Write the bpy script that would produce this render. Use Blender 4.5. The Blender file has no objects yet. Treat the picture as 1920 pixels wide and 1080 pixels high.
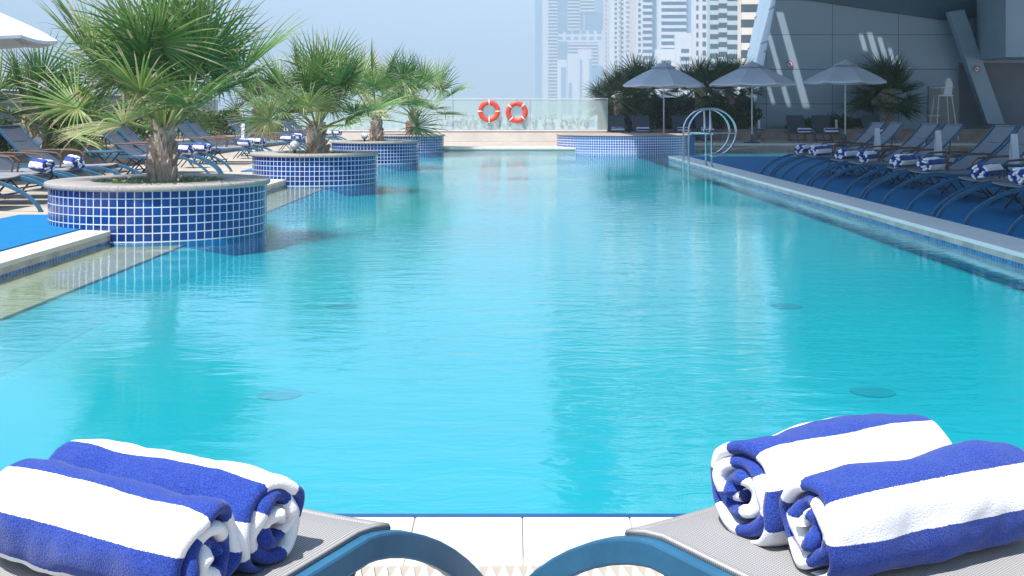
import bpy, math, random
from mathutils import Vector, Matrix, noise as mnoise
random.seed(7)
R = math.radians
scene = bpy.context.scene
col = scene.collection
F = 2050.0                       # focal length in photo pixels
# ------------------------------------------------------------------ camera
cam = bpy.data.cameras.new('camera'); camo = bpy.data.objects.new('camera', cam); col.objects.link(camo)
camo.location = (0, 0, 1.0); camo.rotation_euler = (R(90), 0, 0)
cam.sensor_width = 36; cam.lens = F/1920*36; cam.shift_y = -(540-212)/1920
cam.clip_start = 0.05; cam.clip_end = 20000
scene.camera = camo
# ------------------------------------------------------------------ world, sun
EL = 65.0; SX, SY = -.6, -.8
world = bpy.data.worlds.new('World'); scene.world = world; world.use_nodes = True
wn = world.node_tree; bg = wn.nodes['Background']
sky = wn.nodes.new('ShaderNodeTexSky'); sky.sky_type = 'NISHITA'; sky.sun_disc = False
sky.sun_elevation = R(EL); sky.sun_rotation = math.atan2(SX, SY)
sky.air_density = 1.0; sky.dust_density = .6; sky.ozone_density = 3.0
wn.links.new(sky.outputs[0], bg.inputs[0]); bg.inputs[1].default_value = 0.15
sun = bpy.data.lights.new('sun', 'SUN'); suno = bpy.data.objects.new('sun', sun); col.objects.link(suno)
sun.energy = 4.6; sun.angle = R(.6); sun.color = (1, .965, .91)
ts = Vector((SX*math.cos(R(EL)), SY*math.cos(R(EL)), math.sin(R(EL))))
suno.rotation_euler = ts.to_track_quat('Z', 'Y').to_euler()
scene.view_settings.view_transform = 'Standard'; scene.view_settings.look = 'None'
scene.view_settings.exposure = 1.07; scene.view_settings.gamma = 1
scene.render.engine = 'CYCLES'
try:
    scene.cycles.transparent_max_bounces = 24; scene.cycles.max_bounces = 8
except Exception: pass

# ------------------------------------------------------------------ helpers
class MB:
    def __init__(s): s.v = []; s.f = []; s.uv = []; s.t = []; s.mi = []
    def face(s, ids, uv=None, t=0.5, m=0):
        s.f.append(ids); s.uv.append(uv); s.t.append(t); s.mi.append(m)
    def quad(s, a, b, c, d, uv=None, t=.5, m=0):
        n = len(s.v); s.v += [tuple(a), tuple(b), tuple(c), tuple(d)]; s.face((n, n+1, n+2, n+3), uv, t, m)
    def poly(s, pts, m=0):
        n = len(s.v); s.v += [tuple(p) for p in pts]; s.face(tuple(range(n, n+len(pts))), None, .5, m)
    def box(s, x0, x1, y0, y1, z0, z1, m=0, M=None):
        n = len(s.v)
        c = [(x0,y0,z0),(x1,y0,z0),(x1,y1,z0),(x0,y1,z0),(x0,y0,z1),(x1,y0,z1),(x1,y1,z1),(x0,y1,z1)]
        if M: c = [tuple(M @ Vector(p)) for p in c]
        s.v += c
        for q in ((0,3,2,1),(4,5,6,7),(0,1,5,4),(1,2,6,5),(2,3,7,6),(3,0,4,7)): s.face(tuple(n+i for i in q), None, .5, m)
    def prism(s, pts, d, m=0):            # pts: planar polygon (3d), extruded by vector d
        k = len(pts); n = len(s.v); d = Vector(d)
        s.v += [tuple(p) for p in pts] + [tuple(Vector(p)+d) for p in pts]
        s.face(tuple(range(n, n+k)), None, .5, m); s.face(tuple(range(n+2*k-1, n+k-1, -1)), None, .5, m)
        for i in range(k): j = (i+1) % k; s.face((n+i, n+k+i, n+k+j, n+j), None, .5, m)
    def tube(s, pts, r, k=10, m=0, caps=True, sec=None, up=None):
        # sec: list of (a, b) offsets for a custom section (a sideways, b along up)
        pts = [Vector(p) for p in pts]; n0 = len(s.v)
        if sec is None: sec = [(math.cos(2*math.pi*i/k), math.sin(2*math.pi*i/k)) for i in range(k)]; cust = False
        else: cust = True
        k = len(sec); prev = Vector(up) if up else None
        for i, p in enumerate(pts):
            d = (pts[min(i+1, len(pts)-1)] - pts[max(i-1, 0)]).normalized()
            if prev is None: prev = Vector((0, 0, 1)) if abs(d.z) < .9 else Vector((1, 0, 0))
            side = d.cross(prev).normalized(); u = side.cross(d).normalized()
            if not up: prev = u
            rr = 1 if cust else (r[i] if isinstance(r, (list, tuple)) else r)
            for a, b in sec: s.v.append(tuple(p + side*a*rr + u*b*rr))
        for i in range(len(pts)-1):
            for j in range(k):
                a = n0+i*k+j; b = n0+i*k+(j+1) % k
                s.face((a, b, b+k, a+k), None, .5, m)
        if caps:
            s.face(tuple(range(n0+k-1, n0-1, -1)), None, .5, m)
            e = n0+(len(pts)-1)*k; s.face(tuple(range(e, e+k)), None, .5, m)
    def lathe(s, prof, k=48, c=(0,0,0), m=0, uvr=None):
        n0 = len(s.v)
        for (r, z) in prof:
            for i in range(k+1):
                a = 2*math.pi*i/k; s.v.append((c[0]+r*math.cos(a), c[1]+r*math.sin(a), c[2]+z))
        for i in range(len(prof)-1):
            for j in range(k):
                a = n0+i*(k+1)+j
                uv = None
                if uvr:
                    u0 = 2*math.pi*j/k*uvr; u1 = 2*math.pi*(j+1)/k*uvr
                    uv = [(u0, prof[i][1]), (u1, prof[i][1]), (u1, prof[i+1][1]), (u0, prof[i+1][1])]
                s.face((a, a+1, a+k+2, a+k+1), uv, .5, m)
    def build(s, name, mat, parent=None, smooth=False, loc=None, bevel=0, autos=None):
        me = bpy.data.meshes.new(name); me.from_pydata(s.v, [], s.f)
        mats = mat if isinstance(mat, (list, tuple)) else [mat]
        for q in mats: me.materials.append(q)
        if len(mats) > 1: me.polygons.foreach_set('material_index', s.mi)
        if any(u is not None for u in s.uv):
            ul = me.uv_layers.new(name='UVMap'); flat = []
            for f, u in zip(s.f, s.uv):
                if u is None: u = [(0, 0)]*len(f)
                for q in u: flat += [q[0], q[1]]
            ul.data.foreach_set('uv', flat)
        if any(t != .5 for t in s.t):
            at = me.attributes.new('tint', 'FLOAT', 'FACE'); at.data.foreach_set('value', s.t)
        if smooth: me.polygons.foreach_set('use_smooth', [True]*len(me.polygons))
        me.update()
        o = bpy.data.objects.new(name, me); col.objects.link(o)
        if parent: o.parent = parent
        if loc is not None: o.location = loc
        if bevel:
            b = o.modifiers.new('bevel', 'BEVEL'); b.width = bevel; b.segments = 2; b.limit_method = 'ANGLE'; b.angle_limit = R(40)
        return o
def tag(o, label=None, cat=None, group=None, kind=None):
    if label: o['label'] = label
    if cat: o['category'] = cat
    if group: o['group'] = group
    if kind: o['kind'] = kind
    return o
def empty(name, loc, rz=0, **k):
    o = bpy.data.objects.new(name, None); col.objects.link(o); o.empty_display_size = .2
    o.location = loc; o.rotation_euler = (0, 0, rz); tag(o, **k); return o
kids = {}
def children(o): return [c for c in col.objects if c.parent == o]
def copy_tree(o, parent=None, cache=None):
    c = o.copy(); col.objects.link(c); c.parent = parent
    for ch in tree_of[o.name] if o.name in tree_of else []: copy_tree(ch, c)
    return c
tree_of = {}
def freeze(o):
    tree_of[o.name] = [c for c in col.objects if c.parent == o]
    for c in tree_of[o.name]: freeze(c)
def at(x, y, Y): return Vector(((x-960)/F*Y, Y, 1-(y-212)/F*Y))

# ------------------------------------------------------------------ materials
def mat(name, color=(.5,.5,.5), rough=.5, metal=0, spec=.5, sheen=0):
    m = bpy.data.materials.new(name); m.use_nodes = True
    p = m.node_tree.nodes['Principled BSDF']
    p.inputs['Base Color'].default_value = (*color, 1); p.inputs['Roughness'].default_value = rough
    p.inputs['Metallic'].default_value = metal; p.inputs['Specular IOR Level'].default_value = spec
    if sheen: p.inputs['Sheen Weight'].default_value = sheen
    return m
def N(m, t): return m.node_tree.nodes.new(t)
def L(m, a, b): m.node_tree.links.new(a, b)
def P(m): return m.node_tree.nodes['Principled BSDF']
def ramp(m, fac, stops, interp='LINEAR'):
    r = N(m, 'ShaderNodeValToRGB'); r.color_ramp.interpolation = interp
    e = r.color_ramp.elements
    while len(e) < len(stops): e.new(.5)
    for i, (p, c) in enumerate(stops): e[i].position = p; e[i].color = (*c, 1)
    L(m, fac, r.inputs[0]); return r
def noisy(name, c1, c2, scale, rough=.6, bump=0, bscale=None, detail=6, metal=0, coord='Object', stretch=None, spec=.5):
    m = mat(name, c1, rough, metal, spec); tc = N(m, 'ShaderNodeTexCoord'); n = N(m, 'ShaderNodeTexNoise')
    n.inputs['Scale'].default_value = scale; n.inputs['Detail'].default_value = detail; n.inputs['Roughness'].default_value = .65
    src = tc.outputs[coord]
    if stretch:
        mp = N(m, 'ShaderNodeMapping'); mp.inputs['Scale'].default_value = stretch; L(m, src, mp.inputs[0]); src = mp.outputs[0]
    L(m, src, n.inputs['Vector'])
    r = ramp(m, n.outputs[0], [(.32, c1), (.68, c2)]); L(m, r.outputs[0], P(m).inputs['Base Color'])
    if bump:
        n2 = N(m, 'ShaderNodeTexNoise'); n2.inputs['Scale'].default_value = bscale or scale*2; n2.inputs['Detail'].default_value = 5
        L(m, src, n2.inputs['Vector'])
        b = N(m, 'ShaderNodeBump'); b.inputs['Strength'].default_value = bump; b.inputs['Distance'].default_value = .01
        L(m, n2.outputs[0], b.inputs['Height']); L(m, b.outputs[0], P(m).inputs['Normal'])
    return m
def brick(m, vec, w, h, mortar, c1, c2, cm, offset=0.0, bump=.3, rough=None, dist=.004):
    b = N(m, 'ShaderNodeTexBrick'); b.offset = offset; b.squash = 1
    b.inputs['Scale'].default_value = 1; b.inputs['Brick Width'].default_value = w; b.inputs['Row Height'].default_value = h
    b.inputs['Mortar Size'].default_value = mortar; b.inputs['Mortar Smooth'].default_value = .15
    b.inputs['Color1'].default_value = (*c1, 1); b.inputs['Color2'].default_value = (*c2, 1); b.inputs['Mortar'].default_value = (*cm, 1)
    L(m, vec, b.inputs['Vector'])
    bp = N(m, 'ShaderNodeBump'); bp.invert = True; bp.inputs['Strength'].default_value = bump; bp.inputs['Distance'].default_value = dist
    L(m, b.outputs['Fac'], bp.inputs['Height']); L(m, bp.outputs[0], P(m).inputs['Normal'])
    L(m, b.outputs['Color'], P(m).inputs['Base Color'])
    return b

T = .0727
M_mosaic = mat('blue_mosaic', rough=.18); _t = N(M_mosaic, 'ShaderNodeTexCoord')
_b = brick(M_mosaic, _t.outputs['UV'], T, T, .0048, (.001,.024,.135), (.004,.055,.25), (.58,.64,.72), bump=.5)
_r = ramp(M_mosaic, _b.outputs['Fac'], [(0, (.12,)*3), (1, (.7,)*3)]); L(M_mosaic, _r.outputs[0], P(M_mosaic).inputs['Roughness'])
M_mosaic_small = mat('pale_blue_mosaic', rough=.2); _t = N(M_mosaic_small, 'ShaderNodeTexCoord')
brick(M_mosaic_small, _t.outputs['UV'], T, T, .0075, (.004,.045,.22), (.009,.09,.36), (.66,.71,.78), bump=.4)
M_band = mat('waterline_mosaic', rough=.2); _t = N(M_band, 'ShaderNodeTexCoord'); _s = N(M_band, 'ShaderNodeSeparateXYZ'); _c = N(M_band, 'ShaderNodeCombineXYZ')
L(M_band, _t.outputs['Object'], _s.inputs[0]); L(M_band, _s.outputs['Y'], _c.inputs['X']); L(M_band, _s.outputs['Z'], _c.inputs['Y'])
brick(M_band, _c.outputs[0], .05, .05, .003, (.004,.06,.30), (.02,.22,.55), (.35,.5,.6), bump=.2)
M_rim = noisy('granite_rim', (.27,.245,.225), (.42,.385,.35), 60, .65, .25, 160, 8)
M_soil = noisy('planter_soil', (.08,.055,.035), (.2,.15,.1), 40, .9, .8, 60)
M_cop = noisy('pale_coping_stone', (.56,.53,.47), (.66,.62,.55), 3, .6, .08, 60)
M_copside = noisy('weathered_coping_stone', (.30,.27,.235), (.56,.52,.46), 3.5, .7, .15, 50)
M_wall = noisy('brown_stone_wall', (.26,.19,.155), (.40,.31,.26), 2.0, .7, .2, 30)
M_wallfar = noisy('pink_beige_stone_wall', (.56,.50,.46), (.68,.62,.57), 1.4, .7, .2, 30)
M_mat = noisy('blue_rubber_mat', (.002,.14,.33), (.004,.165,.38), 9, .75, .2, 200, spec=.25)
M_floor = noisy('pool_floor_tiles', (.0,.31,.385), (.0,.355,.43), .5, .5)
M_poolwall = noisy('pool_wall_tiles', (.0,.36,.46), (.0,.40,.50), .9, .5)
M_plinth = noisy('submerged_blue_plinth', (.0,.13,.30), (.0,.19,.38), 6, .4)
M_ledge = noisy('ledge_pebble', (.26,.22,.15), (.42,.36,.26), 26, .7, .2)
# deck
M_deck = mat('beige_deck_pavers', rough=.75); _t = N(M_deck, 'ShaderNodeTexCoord')
_b = brick(M_deck, _t.outputs['Object'], .6, .6, .006, (.40,.35,.29), (.46,.41,.34), (.27,.24,.20), offset=.5, bump=.25)
_n = N(M_deck, 'ShaderNodeTexNoise'); _n.inputs['Scale'].default_value = 1.3; _n.inputs['Detail'].default_value = 7; L(M_deck, _t.outputs['Object'], _n.inputs['Vector'])
_mx = N(M_deck, 'ShaderNodeMix'); _mx.data_type = 'RGBA'; _mx.blend_type = 'MULTIPLY'; _mx.inputs[0].default_value = .5
_r = ramp(M_deck, _n.outputs[0], [(.3, (.72,.70,.68)), (.65, (1,1,1))])
L(M_deck, _b.outputs[0], _mx.inputs[6]); L(M_deck, _r.outputs[0], _mx.inputs[7]); L(M_deck, _mx.outputs[2], P(M_deck).inputs['Base Color'])
# water
M_water = bpy.data.materials.new('pool_water'); M_water.use_nodes = True
nt = M_water.node_tree; nt.nodes.remove(nt.nodes['Principled BSDF']); out = nt.nodes['Material Output']
tr = N(M_water, 'ShaderNodeBsdfTransparent'); tr.inputs[0].default_value = (.80,.975,.99,1)
gl = N(M_water, 'ShaderNodeBsdfGlossy'); gl.inputs['Roughness'].default_value = .035; gl.inputs['Color'].default_value = (1,1,1,1)
fr = N(M_water, 'ShaderNodeFresnel'); fr.inputs[0].default_value = 1.75
mxs = N(M_water, 'ShaderNodeMixShader')
tc = N(M_water, 'ShaderNodeTexCoord')
def wav(scale, sx, sy, det):
    mp = N(M_water, 'ShaderNodeMapping'); mp.inputs['Scale'].default_value = (sx, sy, 1); L(M_water, tc.outputs['Object'], mp.inputs[0])
    n = N(M_water, 'ShaderNodeTexNoise'); n.inputs['Scale'].default_value = scale; n.inputs['Detail'].default_value = det
    n.inputs['Distortion'].default_value = .6; L(M_water, mp.outputs[0], n.inputs['Vector']); return n
w1 = wav(3.0, 1, 2.4, 3); w2 = wav(13, 1, 2.0, 4); w3 = wav(.28, 1, .8, 1)
mod = ramp(M_water, w3.outputs[0], [(.38, (.16,)*3), (.64, (1,)*3)])
ad = N(M_water, 'ShaderNodeMath'); ad.operation = 'MULTIPLY_ADD'; ad.inputs[1].default_value = .24
L(M_water, w2.outputs[0], ad.inputs[0]); L(M_water, w1.outputs[0], ad.inputs[2])
ml = N(M_water, 'ShaderNodeMath'); ml.operation = 'MULTIPLY'; L(M_water, ad.outputs[0], ml.inputs[0]); L(M_water, mod.outputs[0], ml.inputs[1])
bw = N(M_water, 'ShaderNodeBump'); bw.inputs['Strength'].default_value = .85; bw.inputs['Distance'].default_value = .012
L(M_water, ml.outputs[0], bw.inputs['Height'])
L(M_water, bw.outputs[0], gl.inputs['Normal']); L(M_water, bw.outputs[0], fr.inputs['Normal'])
_q = N(M_water, 'ShaderNodeMath'); _q.operation = 'MULTIPLY_ADD'; _q.inputs[1].default_value = -.06; _q.inputs[2].default_value = 1
L(M_water, fr.outputs[0], _q.inputs[0]); _q2 = N(M_water, 'ShaderNodeMath'); _q2.operation = 'MULTIPLY'; L(M_water, _q.outputs[0], _q2.inputs[0]); L(M_water, fr.outputs[0], _q2.inputs[1])
L(M_water, _q2.outputs[0], mxs.inputs[0]); L(M_water, tr.outputs[0], mxs.inputs[1]); L(M_water, gl.outputs[0], mxs.inputs[2])
L(M_water, mxs.outputs[0], out.inputs[0])
# glass
def glass(name, tint, milky, mcol=(.8,.9,.88)):
    m = bpy.data.materials.new(name); m.use_nodes = True
    nt = m.node_tree; nt.nodes.remove(nt.nodes['Principled BSDF']); out = nt.nodes['Material Output']
    tr = N(m, 'ShaderNodeBsdfTransparent'); tr.inputs[0].default_value = (*tint, 1)
    df = N(m, 'ShaderNodeBsdfDiffuse'); df.inputs[0].default_value = (*mcol, 1)
    g = N(m, 'ShaderNodeBsdfGlossy'); g.inputs['Roughness'].default_value = .03
    f = N(m, 'ShaderNodeFresnel'); f.inputs[0].default_value = 1.45
    a = N(m, 'ShaderNodeMixShader'); a.inputs[0].default_value = milky
    b = N(m, 'ShaderNodeMixShader')
    L(m, tr.outputs[0], a.inputs[1]); L(m, df.outputs[0], a.inputs[2]); L(m, f.outputs[0], b.inputs[0])
    L(m, a.outputs[0], b.inputs[1]); L(m, g.outputs[0], b.inputs[2]); L(m, b.outputs[0], out.inputs[0]); return m
M_glass = glass('fence_glass', (.86,.96,.94), .30)
M_glass_dark = mat('tinted_glass', (.05,.10,.15), .08)
M_steel = mat('brushed_steel', (.62,.64,.66), .18, 1)
M_alu = mat('grey_aluminium', (.45,.47,.49), .4, .7)
M_frame = noisy('blue_painted_metal', (.013,.082,.16), (.030,.135,.245), 7, .42, .05, 60)
M_frame_dark = mat('dark_blue_metal', (.02,.045,.075), .4)
M_brown = noisy('brown_resin', (.10,.055,.035), (.16,.09,.06), 10, .5)
M_white = mat('white_plastic', (.75,.76,.76), .4)
M_card = mat('white_card', (.62,.64,.67), .6)
M_orange = noisy('orange_plastic', (.62,.05,.02), (.72,.075,.03), 5, .45)
M_red = mat('red_print', (.55,.02,.02), .5)
M_wood = noisy('red_brown_wood', (.22,.07,.03), (.36,.13,.06), 12, .6, .2, stretch=(1, 1, .1))
# woven fabric
def weave(name, c1, c2, sc):
    m = mat(name, c1, .8); t = N(m, 'ShaderNodeTexCoord'); w = N(m, 'ShaderNodeTexWave'); w.wave_type = 'BANDS'; w.bands_direction = 'Y'
    w.inputs['Scale'].default_value = sc; L(m, t.outputs['Object'], w.inputs['Vector'])
    w2 = N(m, 'ShaderNodeTexWave'); w2.bands_direction = 'X'; w2.inputs['Scale'].default_value = sc*1.4; L(m, t.outputs['Object'], w2.inputs['Vector'])
    a = N(m, 'ShaderNodeMath'); a.operation = 'MULTIPLY_ADD'; a.inputs[1].default_value = .55; L(m, w2.outputs['Fac'], a.inputs[0]); L(m, w.outputs['Fac'], a.inputs[2])
    r = ramp(m, a.outputs[0], [(.25, c1), (.95, c2)]); L(m, r.outputs[0], P(m).inputs['Base Color'])
    b = N(m, 'ShaderNodeBump'); b.inputs['Strength'].default_value = .4; b.inputs['Distance'].default_value = .001
    L(m, a.outputs[0], b.inputs['Height']); L(m, b.outputs[0], P(m).inputs['Normal']); return m
M_fab = weave('grey_mesh_fabric', (.10,.10,.10), (.38,.37,.36), 62)
M_fabfar = noisy('sunlit_sling_fabric', (.20,.20,.21), (.26,.26,.27), 20, .8)  # paler copy of the sling, sunlight on the left seats put into the colour
M_fabright = noisy('shaded_sling_fabric', (.15,.165,.195), (.20,.215,.245), 20, .8)  # same sling, shade of the right row put into its colour
M_fabdark = noisy('charcoal_sling_fabric', (.055,.065,.085), (.075,.085,.11), 20, .8)
M_canvas = noisy('grey_canvas', (.52,.53,.60), (.58,.59,.66), 3, .9)
M_canvasw = noisy('white_canvas', (.66,.68,.72), (.74,.75,.78), 3, .9)
# towel
M_towel = mat('striped_terry', rough=.95, sheen=.2, spec=.1)
_t = N(M_towel, 'ShaderNodeTexCoord'); _s = N(M_towel, 'ShaderNodeSeparateXYZ'); L(M_towel, _t.outputs['UV'], _s.inputs[0])
_n = N(M_towel, 'ShaderNodeTexNoise'); _n.inputs['Scale'].default_value = 480; _n.inputs['Detail'].default_value = 2; L(M_towel, _t.outputs['Object'], _n.inputs['Vector'])
_a = N(M_towel, 'ShaderNodeMath'); _a.operation = 'MULTIPLY_ADD'; _a.inputs[1].default_value = .004; L(M_towel, _n.outputs[0], _a.inputs[0]); L(M_towel, _s.outputs['X'], _a.inputs[2])
_m = N(M_towel, 'ShaderNodeMath'); _m.operation = 'PINGPONG'; _m.inputs[1].default_value = .062; L(M_towel, _a.outputs[0], _m.inputs[0])
_g = N(M_towel, 'ShaderNodeMath'); _g.operation = 'GREATER_THAN'; _g.inputs[1].default_value = .031; L(M_towel, _m.outputs[0], _g.inputs[0])
_bl = ramp(M_towel, _n.outputs[0], [(.35, (.010,.030,.19)), (.65, (.036,.078,.38))])
_mx = N(M_towel, 'ShaderNodeMix'); _mx.data_type = 'RGBA'; L(M_towel, _g.outputs[0], _mx.inputs[0]); L(M_towel, _bl.outputs[0], _mx.inputs[6]); _mx.inputs[7].default_value = (.84,.84,.85,1)
L(M_towel, _mx.outputs[2], P(M_towel).inputs['Base Color'])
_n2 = N(M_towel, 'ShaderNodeTexNoise'); _n2.inputs['Scale'].default_value = 420; _n2.inputs['Detail'].default_value = 3; L(M_towel, _t.outputs['Object'], _n2.inputs['Vector'])
_bp = N(M_towel, 'ShaderNodeBump'); _bp.inputs['Strength'].default_value = .7; _bp.inputs['Distance'].default_value = .003
L(M_towel, _n2.outputs[0], _bp.inputs['Height']); L(M_towel, _bp.outputs[0], P(M_towel).inputs['Normal'])
# foliage
def leafmat(name, stops, rough=.45, trans=.35):
    m = mat(name, (.1,.2,.05), rough); a = N(m, 'ShaderNodeAttribute'); a.attribute_name = 'tint'
    r = ramp(m, a.outputs['Fac'], stops); L(m, r.outputs[0], P(m).inputs['Base Color'])
    t = N(m, 'ShaderNodeBsdfTranslucent'); L(m, r.outputs[0], t.inputs[0]); mx = N(m, 'ShaderNodeMixShader'); mx.inputs[0].default_value = trans
    o = m.node_tree.nodes['Material Output']; L(m, P(m).outputs[0], mx.inputs[1]); L(m, t.outputs[0], mx.inputs[2]); L(m, mx.outputs[0], o.inputs[0]); return m
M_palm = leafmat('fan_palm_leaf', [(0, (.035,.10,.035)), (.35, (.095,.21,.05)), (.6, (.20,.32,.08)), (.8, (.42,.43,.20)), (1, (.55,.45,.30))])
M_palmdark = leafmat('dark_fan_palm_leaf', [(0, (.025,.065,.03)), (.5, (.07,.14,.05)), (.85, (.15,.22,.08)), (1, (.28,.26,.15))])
M_pet = noisy('palm_petiole', (.16,.22,.05), (.30,.33,.12), 8, .5)
M_trunk = noisy('palm_trunk_fibre', (.20,.13,.09), (.66,.55,.45), 11, .9, .8, 50, stretch=(1, 1, .4))
M_shrub = leafmat('shrub_leaf', [(0, (.02,.06,.015)), (.5, (.06,.13,.03)), (1, (.14,.2,.05))])
M_yellow = leafmat('yellow_shrub_leaf', [(0, (.16,.2,.02)), (.5, (.4,.42,.05)), (1, (.6,.55,.1))])
M_cover = leafmat('ground_cover_leaf', [(0, (.06,.12,.03)), (.5, (.16,.26,.09)), (1, (.35,.42,.25))])
M_pebble = noisy('pebble', (.4,.33,.28), (.7,.65,.6), 15, .7)

# ------------------------------------------------------------------ structure: deck, pool, water, ground
WZ = -.09
g = MB(); g.quad((-5000,-5000,-20),(5000,-5000,-20),(5000,5000,-20),(-5000,5000,-20))
tag(g.build('ground', noisy('hazy_city_ground', (.40,.37,.33), (.62,.59,.54), .02, .9)), kind='structure')
XL, XR, Y0, YF, YB, YBF = -3.4, 3.64, 2.67, 31.7, 25.3, 35.5
d = MB()
d.box(-12, XL, -4, 48, -1.6, 0); d.box(XL, XR, -4, Y0, -1.6, 0); d.box(XR, 24, -4, YB, -1.6, 0)
d.box(XL, 4.0, YF, 48, -1.6, 0); d.box(4.0, 24, YBF, 48, -1.6, 0)
tag(d.build('deck', M_deck), kind='structure')
p = MB(); p.box(-12, 24, -4, 48, -20.05, -1.6); tag(p.build('podium', M_wallfar), kind='structure')
p = MB(); p.quad((XL,Y0,-.26),(22,Y0,-.26),(22,YBF,-.26),(XL,YBF,-.26)); tag(p.build('pool_floor', M_floor), kind='structure')
p = MB()
e = .004
p.box(XL, XL+e, Y0, YF, -.26, -.20); p.box(XR-e, XR, Y0, YB, -.26, -.15); p.box(XL+e, XR-e, Y0, Y0+e, -.26, -.05)
p.box(XL+e, 4.0, YF-e, YF, -.26, -.10); p.box(4.0, 22, YBF-e, YBF, -.26, -.2); p.box(XR, 22, YB, YB+e, -.26, -.05)
tag(p.build('pool_wall', M_poolwall), kind='structure')
p = MB(); p.box(XR-.012, XR-e-.001, Y0+.02, YB, -.15, -.075); p.box(XL+.001, XL+.012, Y0+.02, YF, -.20, -.074)
p.box(XR-.016, XR-e-.001, Y0+.02, YB, -.24, -.228)
tag(p.build('waterline_tiles', M_band), kind='structure')
p = MB(); p.box(XL+.012, XL+.60, Y0+.02, YF-.02, -.14, -.125); tag(p.build('pool_ledge', M_ledge), kind='structure')
p = MB(); p.prism([(XL+.013, Y0+.02, -.1405), (XL+.598, Y0+.02, -.1405), (XL+.95, Y0+.02, -.2585), (XL+.013, Y0+.02, -.2585)], (0, YF-Y0-.04, 0)); tag(p.build('ledge_base', M_floor), kind='structure')
# coping: left, right, front, far, bay
c = MB()
c.box(XL-.26, XL+.02, Y0, YF, -.028, .008); c.box(XL-.26, 4.0, YF-.02, YF+.75, -.055, .008, m=0)
c.box(4.0, 22, YBF-.02, YBF+.35, -.06, .008)
for i in range(28):                                      # front coping slabs, thin joints
    x0 = .026+.2625*(i-14); c.box(x0, x0+.2612, Y0-.27, Y0+.012, -.06, .010)
tag(c.build('coping', M_cop, bevel=.004), kind='structure')
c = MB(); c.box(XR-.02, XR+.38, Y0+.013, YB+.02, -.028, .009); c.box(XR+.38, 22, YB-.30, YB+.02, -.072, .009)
tag(c.build('right_coping', noisy('shade_lifted_coping_stone', (.72,.70,.67), (.80,.78,.75), 3, .6, .08, 60), bevel=.004), kind='structure')  # same stone as the other coping, colour raised to offset the shade here
c = MB(); c.box(XR-.016, XR+.001, Y0+.02, YB, -.072, -.0285); c.box(XL-.001, XL+.016, Y0+.02, YF, -.072, -.0285)
tag(c.build('coping_edge', M_copside), kind='structure')
c = MB(); c.box(-4, 3.6, Y0+.0125, Y0+.034, -.2, .0095); tag(c.build('blue_tile_trim', mat('trim_blue', (.01,.07,.2), .3)), kind='structure')
w = MB(); w.quad((XL,Y0,WZ),(22,Y0,WZ),(22,YBF,WZ),(XL,YBF,WZ)); tag(w.build('pool_water', M_water), kind='structure')
# blue mats
m_ = MB(); m_.box(-4.78, -3.67, 4, 10.6, .004, .016); m_.box(-4.62, -3.75, 11.6, 16.3, .004, .016); m_.box(-4.62, -3.75, 18.6, 30, .004, .016)
tag(m_.build('left_mat', M_mat), kind='structure')
m_ = MB(); m_.box(XR+.385, 7.0, 3.2, YB-.32, .004, .016); tag(m_.build('right_mat', M_mat), kind='structure')
# drain grate in front
gr = empty('drain_grate', (0, 2.2, 0), label='white slotted drain grate running along the near pool edge', cat='drain grate')
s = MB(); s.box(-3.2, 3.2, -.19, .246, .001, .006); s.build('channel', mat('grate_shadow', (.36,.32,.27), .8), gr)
s = MB()
for i in range(130):
    x = -1.9+i*.0285
    s.prism([(x-.0138, -.18, .0065), (x+.0138, -.18, .0065), (x+.0138, .12, .0065), (x+.0015, .185, .0065), (x-.0015, .185, .0065), (x-.0138, .10, .0065)][::-1], (0, 0, .008))
s.build('slat_panel', M_cop, gr)
# pool floor drains
for i, (x, y, lab) in enumerate([(1.79, 7.12, 'dark round drain on the pool floor, far right one'), (1.63, 4.94, 'dark round drain on the pool floor, near right one'),
                       (-1.11, 7.12, 'dark round drain on the pool floor, far left one'), (-1.04, 4.89, 'dark round drain on the pool floor, near left one')]):
    s = MB(); s.lathe([(.10, 0), (.10, .002), (.095, .003), (.0001, .003)], 24)
    o = s.build('floor_drain', mat('drain_grey', (.0,.24,.31), .5) if i == 0 else bpy.data.materials['drain_grey'], loc=(x, y, -.259)); tag(o, lab, 'drain', 'drains on the pool floor')

# kerbs
FX0, FX1, FY = -7.5, 3.5, 38.2
k = MB(); k.box(FX0, 3.3, FY, FY+.45, 0, .36); k.box(FX0-.02, 3.32, FY-.02, FY+.5, .36, .40)
tag(k.build('kerb_wall', M_wallfar, bevel=.01), 'low pinkish stone kerb wall under the far glass fence', 'wall')
k = MB(); k.box(-7.6, -7.3, 6, FY-.03, 0, .36); k.box(-7.65, -7.26, 6, FY-.03, .36, .40)
tag(k.build('planter_wall', M_wall, bevel=.01), 'low brown stone planter wall behind the left loungers', 'wall')
k = MB(); k.box(4.9, 20, 40.6, 41.0, 0, .36); k.box(4.9, 20, 40.57, 41.05, .36, .40)
tag(k.build('planter_wall', M_wall, bevel=.01), 'low brown planter wall behind the far right loungers', 'wall')
k = MB(); k.box(-10.4, -7.65, 6, FY-.5, 0, .33); tag(k.build('planting_bed', M_soil), kind='structure')
k = MB(); k.box(4.9, 20, 41.05, 42.8, 0, .33); tag(k.build('shaded_planting_bed', M_soil), kind='structure')
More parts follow.
